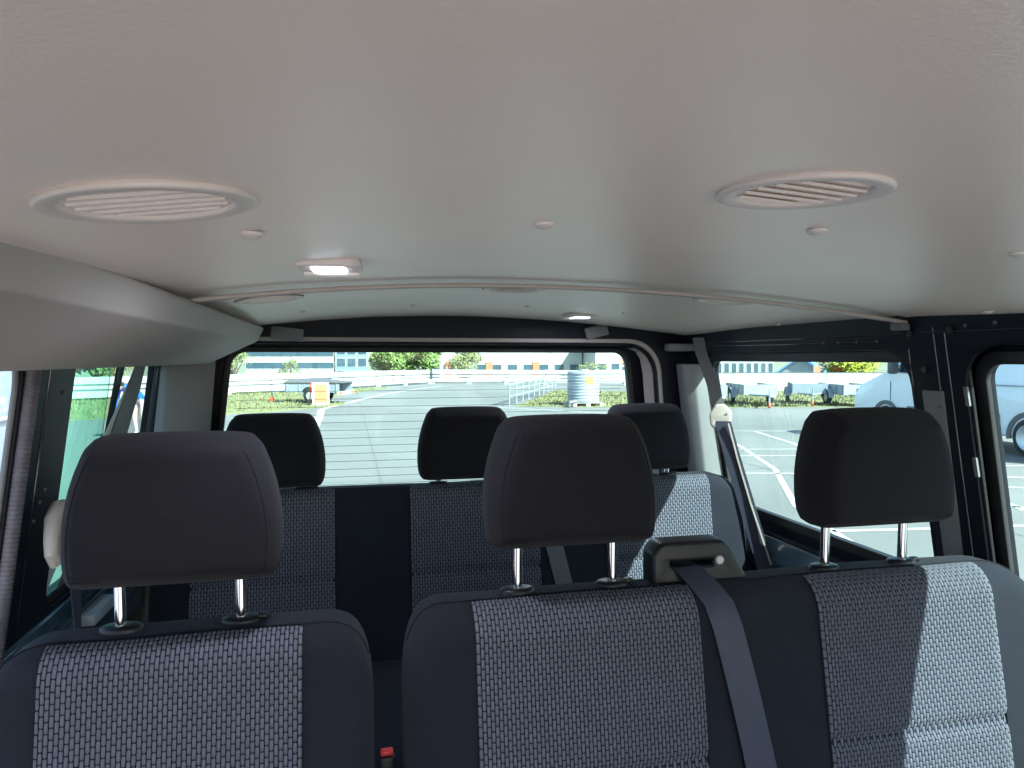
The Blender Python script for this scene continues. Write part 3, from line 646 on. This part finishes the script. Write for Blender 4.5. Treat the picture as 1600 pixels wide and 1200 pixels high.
# ------------------------------------------------------------------ left overhead panel
sec = rpoly([(-.226, 1.840), (-.246, 1.800), (-.375, 1.737), (-.55, 1.730), (-.56, 1.850)], [.006, .010, .06, .01, .01], 6)
r = empty('overhead_panel', (-.4, 1.0, 1.74), 0, 'grey moulded overhead duct panel along the upper left side', 'panel')
rings = []
for y, k in [(-.7 + .2 * i, 0) for i in range(14)] + [(2.02, 0), (2.09, .0), (2.125, .006), (2.138, .016)]:
    rings.append([Vector((x + .4 - k * (1 if x > -.4 else 0), y - 1.0, max(z, 1.728 + k) - 1.74)) for x, z in sec])
MB().loft(rings).build('shell', M['trim'], r)
MB().box(.115, .155, -.36, -.30, .098, .106).build('clip', M['vent'], r, bevel=.003)

# ------------------------------------------------------------------ ceiling vents and lamps
def make_vent(x, y, rad, rz, open_deg, label):
    z = ceil(x, y) + (.004 if y > 1.2 else 0)
    sl = -2 * (.125 if x < .29 else .088) * (x - .29)
    r = empty('ceiling_vent', (x, y, z - .0005), 0, label, 'vent', 'round air vents in the headliner')
    r.rotation_euler = (Matrix.Rotation(math.atan(.035 if y < 1.15 else 0), 3, 'X') @ Matrix.Rotation(-math.atan(sl), 3, 'Y') @ Matrix.Rotation(rz, 3, 'Z')).to_euler()
    MB().lathe([(rad * .975, .001), (rad, -.0008), (rad, -.0018), (rad * .985, -.0029), (rad * .95, -.0033), (rad * .81, -.0028), (rad * .78, -.0018), (rad * .765, .010)], (0, 0, 0), n=56).build('ring', M['vent'], r, angle=60)
    if y > 1.2: MB().lathe([(rad * 1.014, .0012), (rad * 1.014, -.0012), (rad * .97, -.0014)], (0, 0, 0), n=56).build('shadow_ring', M['plast'], r)  # added dark ring, stands in for the shadow outline of the rear vents
    MB().lathe([(rad * .775, .0115), (.0, .0125)], (0, 0, 0), n=40).build('recess', M['plast'], r)
    q = rad * .715; n = 6; w = 2 * q / n
    rot = Matrix.Rotation(R(open_deg), 3, 'X')
    for i in range(n):
        ya, yb = -q + i * w + w * .07, -q + (i + 1) * w - w * .07; cy = (ya + yb) / 2
        ys = [ya + (yb - ya) * k / 4 for k in range(5)]
        edge = [(math.sqrt(max(q * q - y_ * y_, 1e-7)), y_) for y_ in ys]; loop = edge + [(-a_, y_) for a_, y_ in reversed(edge)]
        c_ = Vector((0, cy, 0))
        MB().loft([[rot @ (Vector((a_, y_, h_)) - c_) + c_ for a_, y_ in loop] for h_ in (-.0005, .0013)]).build('slat', M['vent'], r, smooth=False)
    MB().tube([(0, -q, .006), (0, q, .006)], .0015, 6).build('rib', M['plast'], r)
    return r
make_vent(-.110, .446, .0585, R(-8), 9, 'large closed air vent in the ceiling beside the overhead panel')
make_vent(.287, .408, .0535, R(14), 22, 'large louvred air vent at the right of the front ceiling')
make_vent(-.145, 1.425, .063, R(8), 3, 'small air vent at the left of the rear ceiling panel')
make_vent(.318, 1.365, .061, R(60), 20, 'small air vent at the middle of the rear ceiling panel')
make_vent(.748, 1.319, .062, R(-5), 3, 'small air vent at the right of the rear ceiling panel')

def make_lamp(x, y, w, d, rz, label, power):
    z = ceil(x, y) + (.004 if y > 1.2 else 0)
    r = empty('ceiling_lamp', (x, y, z), rz, label, 'lamp', 'lit lamps in the headliner')
    o = rpoly(rect(-w, w, -d, d), .012); h = rpoly(rect(-w * .58, w * .58, -d * .9, d * .62), .008)
    plate('bezel', o, [h], .005, .003, lambda a, b_, c: Vector((a, b_, c - .003)), M['vent'], r)
    MB().tube([(-w * .96, d * .88, -.007), (w * .96, d * .88, -.007)], .006, 10).build('rim_bar', M['vent'], r)
    ln = MB(); pts = rpoly(rect(-w * .58, w * .58, -d * .9, d * .62), .008); n = len(pts)
    ln.loft([[Vector((a, b_, -.001)) for a, b_ in pts], [Vector((a * .97, b_ * .96, -.011)) for a, b_ in pts]]).build('lens', M['lens'], r, bevel=.001)
    for i in range(4): MB().box(-w * .42, w * .42, -d * .62 + i * d * .3, -d * .62 + i * d * .3 + .0012, -.0116, -.0108).build('lens_rib', M['trim_l'], r, smooth=False)
    l = bpy.data.lights.new('lamp_light', 'AREA'); l.energy = power; l.size = w; l.size_y = d; l.shape = 'RECTANGLE'; l.color = (.85, .88, 1)
    lo = bpy.data.objects.new('lamp_light', l); COL.objects.link(lo); lo.parent = r; lo.location = (0, 0, -.02)
make_lamp(-.020, .865, .034, .034, R(-4), 'bright lit ceiling lamp between the two large vents', .35)
make_lamp(.632, 1.90, .040, .034, R(4), 'small lit ceiling lamp above the rear window', .3)

# ------------------------------------------------------------------ seats
class Back:
    """upholstered backrest between x0 and x1: front face leaning back, rolling over at the top"""
    def __init__(s, x0, x1, H, y0, zref=1.35, tilt=10, thick=.11, zb=.85, rc=.07, re=.032, Rt=.05, creases=(), rcl=None, rcr=None):
        s.x0, s.x1, s.H, s.y0, s.zref, s.t, s.th, s.zb, s.rc, s.re, s.Rt = x0, x1, H, y0, zref, R(tilt), thick, zb, rc, re, Rt
        s.rcl = rcl or rc; s.rcr = rcr or rc
    def cut(s, x, r, rl=None, rr=None):
        dl, dr = x - s.x0, s.x1 - x
        out = 0
        for d, q in ((dl, rl or r), (dr, rr or r)):
            if d < q: d = max(d, 0); out = max(out, q - math.sqrt(max(q * q - (q - d) ** 2, 0)))
        return out
    def P(s, x, sv, off=0.):
        """sv = metres below (negative) or beyond (positive) the start of the roll at the top"""
        c = s.cut(x, s.rc, s.rcl, s.rcr); H = s.H - c; e = s.cut(x, s.re)
        off += .0022 * noise.noise((x * 7, sv * 6, s.x0 * 3)) + .0009 * noise.noise((x * 19, sv * 15, s.y0))
        n = Vector((0, -math.cos(s.t), math.sin(s.t))); d = Vector((0, math.sin(s.t), math.cos(s.t)))
        cz = H - s.Rt; ze = cz + s.Rt * math.sin(s.t)
        pe = Vector((x, s.y0 + (ze - s.zref) * math.tan(s.t), ze)); C = pe - n * s.Rt
        arc = math.pi / 2 - s.t
        if sv <= 0: return pe + d * sv + n * (off - e)
        a = sv / s.Rt
        if a <= arc:
            q = s.t + a; nn = Vector((0, -math.cos(q), math.sin(q))); return C + nn * (s.Rt + off - e)
        ex = sv - arc * s.Rt; return C + Vector((0, ex, s.Rt + off - e))
    def ring(s, x):
        c = s.cut(x, s.rc, s.rcl, s.rcr); e = s.cut(x, s.re)
        ze = s.H - c - s.Rt + s.Rt * math.sin(s.t); L = (ze - s.zb) / math.cos(s.t)
        pts = [s.P(x, -L * (1 - k / 22)) for k in range(23)]
        arc = (math.pi / 2 - s.t) * s.Rt
        pts += [s.P(x, arc * k / 7) for k in range(1, 8)]
        top = s.th - s.Rt - .03; pts += [s.P(x, arc + max(top, .005) * k / 2) for k in (1, 2)]
        q = pts[-1]; rb = .03
        for k in range(1, 6):
            a = R(90 - 18 * k); pts.append(Vector((x, q.y + rb * math.cos(a), q.z - rb + rb * math.sin(a))))
        l = pts[-1]; dz = l.z - s.zb; e2 = 2 * e
        pts.append(Vector((x, l.y - dz * math.tan(s.t) * .9, s.zb)))
        if e: 
            for k in range(len(pts) - 8, len(pts)): pts[k] = pts[k] - Vector((0, e, 0))
        return pts
    def stations(s):
        xs = [s.x0 + .0002, s.x0 + .002, s.x0 + .006, s.x0 + .012, s.x0 + .02, s.x0 + .03, s.x0 + .045, s.x0 + .06, s.x0 + .08]
        n = max(4, int((s.x1 - s.x0 - .16) / .018)); xs += [s.x0 + .08 + (s.x1 - s.x0 - .16) * k / n for k in range(1, n)]
        return xs + [s.x0 + s.x1 - x for x in reversed(xs[:9])]
    def mesh(s, name, m, parent):
        b = MB(); b.loft([[p - ORI for p in s.ring(x)] for x in s.stations()]); return b.build(name, m, parent, angle=60)
    def weave(s, xa, xb, top, bottom, parent, crease, cw=.0055, ch=.0134):
        """padded panel with a brick pattern of raised yarn loops"""
        arc = (math.pi / 2 - s.t) * s.Rt
        def off(x, sv):
            e = min(x - xa, xb - x); k = min(1, max(0, e) / .02); pad = .0055 * math.sqrt(max(0, 1 - (1 - k) ** 2))
            for cz in crease: pad -= .0075 * math.exp(-((sv - cz) / .009) ** 2)
            kt = min(1, max(0, top - sv) / .02)
            return pad * math.sqrt(max(0, 1 - (1 - kt) ** 2)) + .0012
        b = MB(); nx = 24; ns = 60; vs = []
        for j in range(ns + 1):
            for i in range(nx + 1):
                x = xa + (xb - xa) * i / nx; sv = bottom + (top - bottom) * j / ns; vs.append(s.P(x, sv, off(x, sv)) - ORI)
        b.add(vs, [(j * (nx + 1) + i, j * (nx + 1) + i + 1, (j + 1) * (nx + 1) + i + 1, (j + 1) * (nx + 1) + i) for j in range(ns) for i in range(nx)])
        panel = b.build('weave_panel', M['gap'], parent, angle=80)
        vs = []; fs = []; shade = []; nc = int((xb - xa) / cw); nr = int((top - bottom) / ch)
        for i in range(nc):
            xc = xa + (i + .5) * (xb - xa) / nc
            for j in range(-1, nr + 1):
                sc = top - (j + (.5 if i % 2 else 1.0)) * ch + random.uniform(-.00015, .00015); hl = ch * .455; hw = cw * .40
                if sc + hl > top or sc - hl < bottom: 
                    if sc - hl < bottom: continue
                    sc = (top + sc - hl) / 2; hl = (top - sc)
                    if hl < .0022: continue
                k = len(vs); sh = random.random()
                for du, dv, h in ((-.6, -1, .0), (0, -1, .0007), (.6, -1, .0), (-1, -.76, .0), (0, -.76, .0025), (1, -.76, .0), (-1, .76, .0), (0, .76, .0025), (1, .76, .0), (-.6, 1, .0), (0, 1, .0007), (.6, 1, .0)):
                    x = xc + du * hw; sv = sc + dv * hl; vs.append(s.P(x, sv, off(x, sv) + h + .0002) - ORI); shade.append(sh)
                fs += [(k + 3 * r_ + c_, k + 3 * r_ + c_ + 1, k + 3 * r_ + c_ + 4, k + 3 * r_ + c_ + 3) for r_ in range(3) for c_ in range(2)]
        me = bpy.data.meshes.new('yarn_loops'); me.from_pydata(vs, [], fs); me.materials.append(M['weave'])
        at = me.attributes.new('yarn', 'FLOAT', 'POINT'); at.data.foreach_set('value', shade)
        bm = bmesh.new(); bm.from_mesh(me); bmesh.ops.recalc_face_normals(bm, faces=bm.faces); bm.to_mesh(me); bm.free()
        me.polygons.foreach_set('use_smooth', [True] * len(me.polygons))
        o = bpy.data.objects.new('yarn_loops', me); COL.objects.link(o); o.parent = panel; o['kind'] = 'stuff'
        for x in (xa, xb):
            MB().tube([s.P(x, top + (bottom - top) * k / 40, .0012) - ORI for k in range(41)], .0016, 6).build('seam', M['seam'], parent)
        return panel
    def topseam(s, sv, parent):
        xs = s.stations()[2:-2]
        MB().tube([s.P(x, sv, .0006) - ORI for x in xs], .0014, 6).build('seam', M['seam'], parent)

def catmull(pts, n):
    out = []; N = len(pts)
    for i in range(N):
        p0, p1, p2, p3 = (Vector(pts[(i + k) % N]) for k in (-1, 0, 1, 2))
        for k in range(n):
            t = k / n; out.append(.5 * ((2 * p1) + (p2 - p0) * t + (2 * p0 - 5 * p1 + 4 * p2 - p3) * t * t + (3 * p1 - p0 - 3 * p2 + p3) * t ** 3))
    return out
HALF = [(.060, .000), (.106, .001), (.1205, .010), (.1262, .036), (.1262, .076), (.1200, .116), (.1090, .151), (.096, .1745), (.068, .1845)]
OUT = catmull(HALF + [(-x, z) for x, z in reversed(HALF)], 5)
def headrest(x, y, z0, parent, top_of_seat, label=None, sc=1., tilt=4, group=None):
    """cushion (> seams) on two chrome rods (> collar); y is the front face"""
    hr = empty('headrest', Vector((x, y, z0)) - ORI, 0); hr.parent = parent
    if label: hr['label'] = label
    n = len(OUT); nor = []
    for i in range(n):
        t = OUT[(i + 1) % n] - OUT[i - 1]; nor.append(Vector((t.y, -t.x)).normalized())
    D = .098; tn = math.tan(R(tilt)); rings = []
    def ring(yy, ins, bulge=0.):
        return [Vector((sc * (OUT[i].x - nor[i].x * ins), yy + tn * sc * (OUT[i].y - nor[i].y * ins), sc * (OUT[i].y - nor[i].y * ins))) for i in range(n)]
    prof = [(.0, .023), (.0016, .0195), (.0045, .0160), (.010, .0110), (.018, .0055), (.030, .001), (.055, .0), (.075, .003), (.088, .010), (D - .002, .022), (D, .030)]
    f0 = ring(.0, .023); zc = .092 * sc
    def shrink(rg, k, dy): return [Vector((p.x * k, p.y + dy + tn * (zc + (p.z - zc) * k - p.z), zc + (p.z - zc) * k)) for p in rg]
    bk_ = ring(D, .030)
    def crown(rg): return [p - Vector((0, .006 * max(0, 1 - (p.x / (.128 * sc)) ** 2) * max(0, 1 - ((p.z - zc) / (.105 * sc)) ** 2), 0)) for p in rg]
    cu = MB(); rings = [crown(shrink(f0, k, 0)) for k in (.05, .15, .3, .45, .6, .75, .88)] + [crown(ring(a, b_)) if a < .02 else ring(a, b_) for a, b_ in prof] + [shrink(bk_, k, .003) for k in (.7, .3)]; cu.loft(rings)
    cush = cu.build('cushion', M['fabhead'], hr, angle=75)
    sm = crown(ring(.0045, .0158))
    for sgn in (-1, 1):
        side = sorted([p for p in sm if p.x * sgn > .07 * sc and .004 * sc < p.z < .165 * sc], key=lambda p: p.z)
        tp = side[-1]; side += [tp + Vector((-sgn * .003, .012, .007)), tp + Vector((-sgn * .006, .03, .0125))]
        MB().tube(side, .0011, 6).build('seam', M['seam'], hr)
    dz = top_of_seat - z0
    for s in (-1, 1):
        MB().tube([(s * .0735, .072, dz - .05), (s * .0735, .069, -.002), (s * .0735, .068, .02)], .0072, 16).build('rod', M['chrome'], hr)
        c = MB().loft([[Vector((s * .0735 + a * k, .072 + b_ * k, dz + h)) for a, b_ in [(.026 * math.cos(R(g)), .017 * math.sin(R(g))) for g in range(0, 360, 15)]] for k, h in ((1, -.006), (1, .003), (.9, .006), (.55, .0075))]).build('collar', M['black'], hr, angle=50)
        if s > 0: MB().box(.0735 + .020, .0735 + .033, .066, .078, dz + .001, dz + .008).build('release_button', M['black'], hr, bevel=.002)
    return hr

def cushion_base(parent, x0, x1, y0, y1):
    MB().box(x0 - ORI.x, x1 - ORI.x, y0 - ORI.y, y1 - ORI.y, .86 - ORI.z, 1.0 - ORI.z).build('seat_cushion', M['fab'], parent, bevel=.04, seg=4)
    MB().box(x0 + .08 - ORI.x, x1 - .08 - ORI.x, y0 + .1 - ORI.y, y1 - .05 - ORI.y, .54 - ORI.z, .858 - ORI.z).build('seat_frame', M['black'], parent, smooth=False)

def buckle_strap(bk, pts, w=.047, off=.004, th=.0018):
    pass

# row 2, single seat on the left
ORI = Vector((-.2, .95, .54))
s1 = empty('single_seat', ORI, 0, 'single seat at the lower left with grey woven centre panel and headrest', 'seat')
bk = Back(-.435, .030, 1.400, .930, rc=.06, Rt=.045, re=.03, rcl=.075)
bk.mesh('backrest', M['fab'], s1); bk.topseam(.054, s1)
bk.weave(-.362, -.060, .047, -.50, s1, (-.195,))
headrest(-.215, .925, 1.467, s1, 1.400, sc=1.02)
cushion_base(s1, -.42, .01, .45, .92)

# row 2, double bench on the right
ORI = Vector((.6, .95, .54))
s2 = empty('double_bench', ORI, 0, 'double bench seat at the lower right, its outer part in sunlight', 'bench seat')
bk2 = Back(.070, 1.150, 1.410, .930, rc=.06, Rt=.055, re=.034, rcr=.12)
bk2.mesh('backrest', M['fab'], s2); bk2.topseam(.070, s2)
bk2.weave(.165, .495, .062, -.50, s2, (-.185,))
bk2.weave(.692, 1.012, .062, -.50, s2, (-.185,))
headrest(.312, .928, 1.484, s2, 1.410, 'headrest in the middle of the picture')
headrest(.825, .928, 1.486, s2, 1.410, 'headrest at the right of the picture')
cushion_base(s2, .09, 1.12, .45, .92)
# belt outlet on the bench top
ho = rpoly([(-.062, 0), (.090, 0), (.062, .052), (.050, .064), (-.050, .064), (-.060, .052)], [.004, .004, .012, .01, .01, .012], 4)
slot = rpoly(rect(-.043, .040, .028, .046), .006)
hc = Vector((.517, 1.012, 1.398))
hs = plate('belt_outlet', ho, [slot], .022, .006, lambda u, v, w: hc - ORI + Vector((u, w + .10 * v, v)), M['black'], s2)
MB().box(hc.x - .05 - ORI.x, hc.x + .05 - ORI.x, hc.y + .022 - ORI.y, hc.y + .05 - ORI.y, hc.z - ORI.z, hc.z + .055 - ORI.z).build('outlet_back', M['black'], hs, bevel=.008)
MB().box(-.030, .012, -.002, .002, .0, .004).build('slot_plate', M['steel'], hs, smooth=False).location = hc - ORI + Vector((0, -.012, .042))
MB().lathe([(.0, -.004), (.006, -.003), (.007, .0), (.006, .003), (.0, .004)], (0, 0, 0), (0, 1, 0), 16).build('slot_roller', M['trim_l'], hs).location = hc - ORI + Vector((.044, -.018, .040))

# row 3, triple bench
ORI = Vector((.32, 1.85, .54))
s3 = empty('rear_bench', ORI, 0, 'triple rear bench in front of the rear window with three headrests', 'bench seat')
bk3 = Back(-.470, 1.120, 1.416, 1.835, tilt=9, rc=.06, Rt=.04, re=.03, rcr=.10)
bk3.mesh('backrest', M['fab'], s3); bk3.topseam(.052, s3)
for xa, xb in ((-.375, -.035), (.154, .497), (.685, 1.005)): bk3.weave(xa, xb, .045, -.42, s3, (-.185,), .0066, .016)
headrest(-.185, 1.82, 1.428, s3, 1.416, 'dark headrest at the left of the rear bench')
headrest(.307, 1.82, 1.432, s3, 1.416, sc=1.03, label='dark headrest in the middle of the rear bench')
headrest(.822, 1.82, 1.439, s3, 1.416, 'dark headrest at the right of the rear bench')
cushion_base(s3, -.45, 1.09, 1.33, 1.80)

# ------------------------------------------------------------------ seat belts
ORI = Vector((0, 0, 0))
r = empty('seat_belt', (.56, .95, 1.1), 0, 'dark seat belt running down the middle of the double bench', 'seat belt')
bp = [Vector((.500, 1.012, 1.433)), Vector((.507, .988, 1.428))]
for k in range(16):
    t = k / 15; sv = .058 - t * .49; x = .520 + .085 * t ** .8; bp.append(bk2.P(x, sv, .0045 + .004 * math.sin(t * 3)))
wd = [.040, .044] + [.047] * 16
MB().ribbon([p - Vector((.56, .95, 1.1)) for p in bp], wd, .0016, Vector((1, 0, .05))).build('strap', M['belt'], r)
r = empty('seat_belt', (.53, 1.82, 1.2), 0, 'dark seat belt on the rear bench behind the middle headrest', 'seat belt')
bp = [bk3.P(.495 + .10 * t, .05 - .45 * t, .004) for t in [k / 12 for k in range(13)]]
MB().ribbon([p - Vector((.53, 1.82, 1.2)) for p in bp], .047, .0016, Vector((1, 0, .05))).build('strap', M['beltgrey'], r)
# right rear belt with its guide
o3 = Vector((1.06, 1.88, 1.58))
r = empty('seat_belt', o3, 0, 'seat belt with white guide crossing the rear right window', 'seat belt')
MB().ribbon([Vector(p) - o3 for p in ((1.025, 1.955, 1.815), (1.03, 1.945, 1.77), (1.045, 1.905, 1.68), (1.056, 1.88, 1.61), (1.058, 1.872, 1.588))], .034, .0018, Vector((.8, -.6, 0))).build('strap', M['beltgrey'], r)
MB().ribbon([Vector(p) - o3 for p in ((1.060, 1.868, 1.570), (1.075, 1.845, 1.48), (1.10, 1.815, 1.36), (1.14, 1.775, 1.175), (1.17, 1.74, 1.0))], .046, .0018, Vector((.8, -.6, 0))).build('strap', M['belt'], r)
MB().ribbon([Vector(p) - o3 for p in ((1.068, 1.85, 1.565), (1.088, 1.83, 1.46), (1.112, 1.80, 1.34), (1.15, 1.755, 1.175))], .006, .004, Vector((.55, .85, 0))).build('strap_edge', M['trim'], r)
g = rpoly([(-.022, -.022), (.022, -.026), (.026, .012), (.008, .030), (-.012, .028), (-.026, .006)], .009, 4)
gd = plate('guide', g, [rpoly(rect(-.016, .017, -.016, -.008), .003)], .010, .005, lambda u, v, w: Vector((u * .9 + w * .5, -u * .5 + w * .8, v * 1.15)), M['trim'], r)
# left belt guide on the pillar
o4 = Vector((-.485, 1.335, 1.45))
r = empty('seat_belt', o4, 0, 'seat belt with pale grey guide on the left pillar beside the headrest', 'seat belt')
lp = [(0.0, .035, .045), (0.0, .018, .046), (0.0, -.010, .030), (.004, -.030, .002), (.006, -.036, -.022), (.008, -.028, -.038), (.010, -.012, -.036), (.010, -.006, -.020), (.008, -.008, .0)]
MB().tube([Vector(p) for p in lp], [.012, .014, .013, .011, .010, .0095, .009, .0085, .007], 12).build('guide', M['trim'], r)
MB().loft([[Vector((dx, y, z)) for y, z in rpoly([(-.006, -.030), (.050, -.022), (.054, .050), (.022, .058), (-.004, .040)], .012, 4)] for dx in (-.008, .010)]).build('guide_cover', M['trim'], r, bevel=.004)
MB().ribbon([(.014, .010, -.02), (.018, .020, -.08), (.020, .028, -.18), (.02, .03, -.40)], [.030, .020, .012, .012], .0018, Vector((.15, 1, 0))).build('strap', M['belt'], r)
MB().ribbon([(.014, .018, -.02), (.020, .036, -.08), (.022, .034, -.18), (.022, .032, -.40)], [.03, .018, .010, .010], .0018, Vector((.15, 1, 0))).build('strap', M['belt'], r)
# left rear belt: broad grey strap across the left rear window
o5 = Vector((-.50, 1.9, 1.5))
r = empty('seat_belt', o5, 0, 'broad grey belt strap crossing the left rear side window', 'seat belt')
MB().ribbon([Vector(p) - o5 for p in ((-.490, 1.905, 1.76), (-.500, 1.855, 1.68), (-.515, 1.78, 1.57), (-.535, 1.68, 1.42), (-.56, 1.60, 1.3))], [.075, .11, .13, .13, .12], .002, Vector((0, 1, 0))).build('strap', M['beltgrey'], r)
MB().ribbon([Vector(p) - o5 for p in ((-.494, 1.870, 1.74), (-.504, 1.790, 1.66), (-.520, 1.69, 1.56), (-.545, 1.57, 1.42), (-.57, 1.49, 1.3))], [.010, .04, .05, .05, .05], .002, Vector((0, 1, 0))).build('strap_edge', M['trim_l'], r)
# buckle between the seats
o6 = Vector((.050, 1.02, 1.16))
r = empty('belt_buckle', o6, 0, 'black belt buckle with red button between the two front seats', 'buckle')
MB().box(-.012, .012, -.010, .010, -.035, .02).build('case', M['black'], r, bevel=.004)
MB().box(-.009, .009, -.007, .007, .0205, .027).build('button', M['red'], r, bevel=.002)
MB().tube([(0, 0, -.035), (0, .01, -.3), (0, .05, -.62)], .006).build('stalk', M['black'], r)
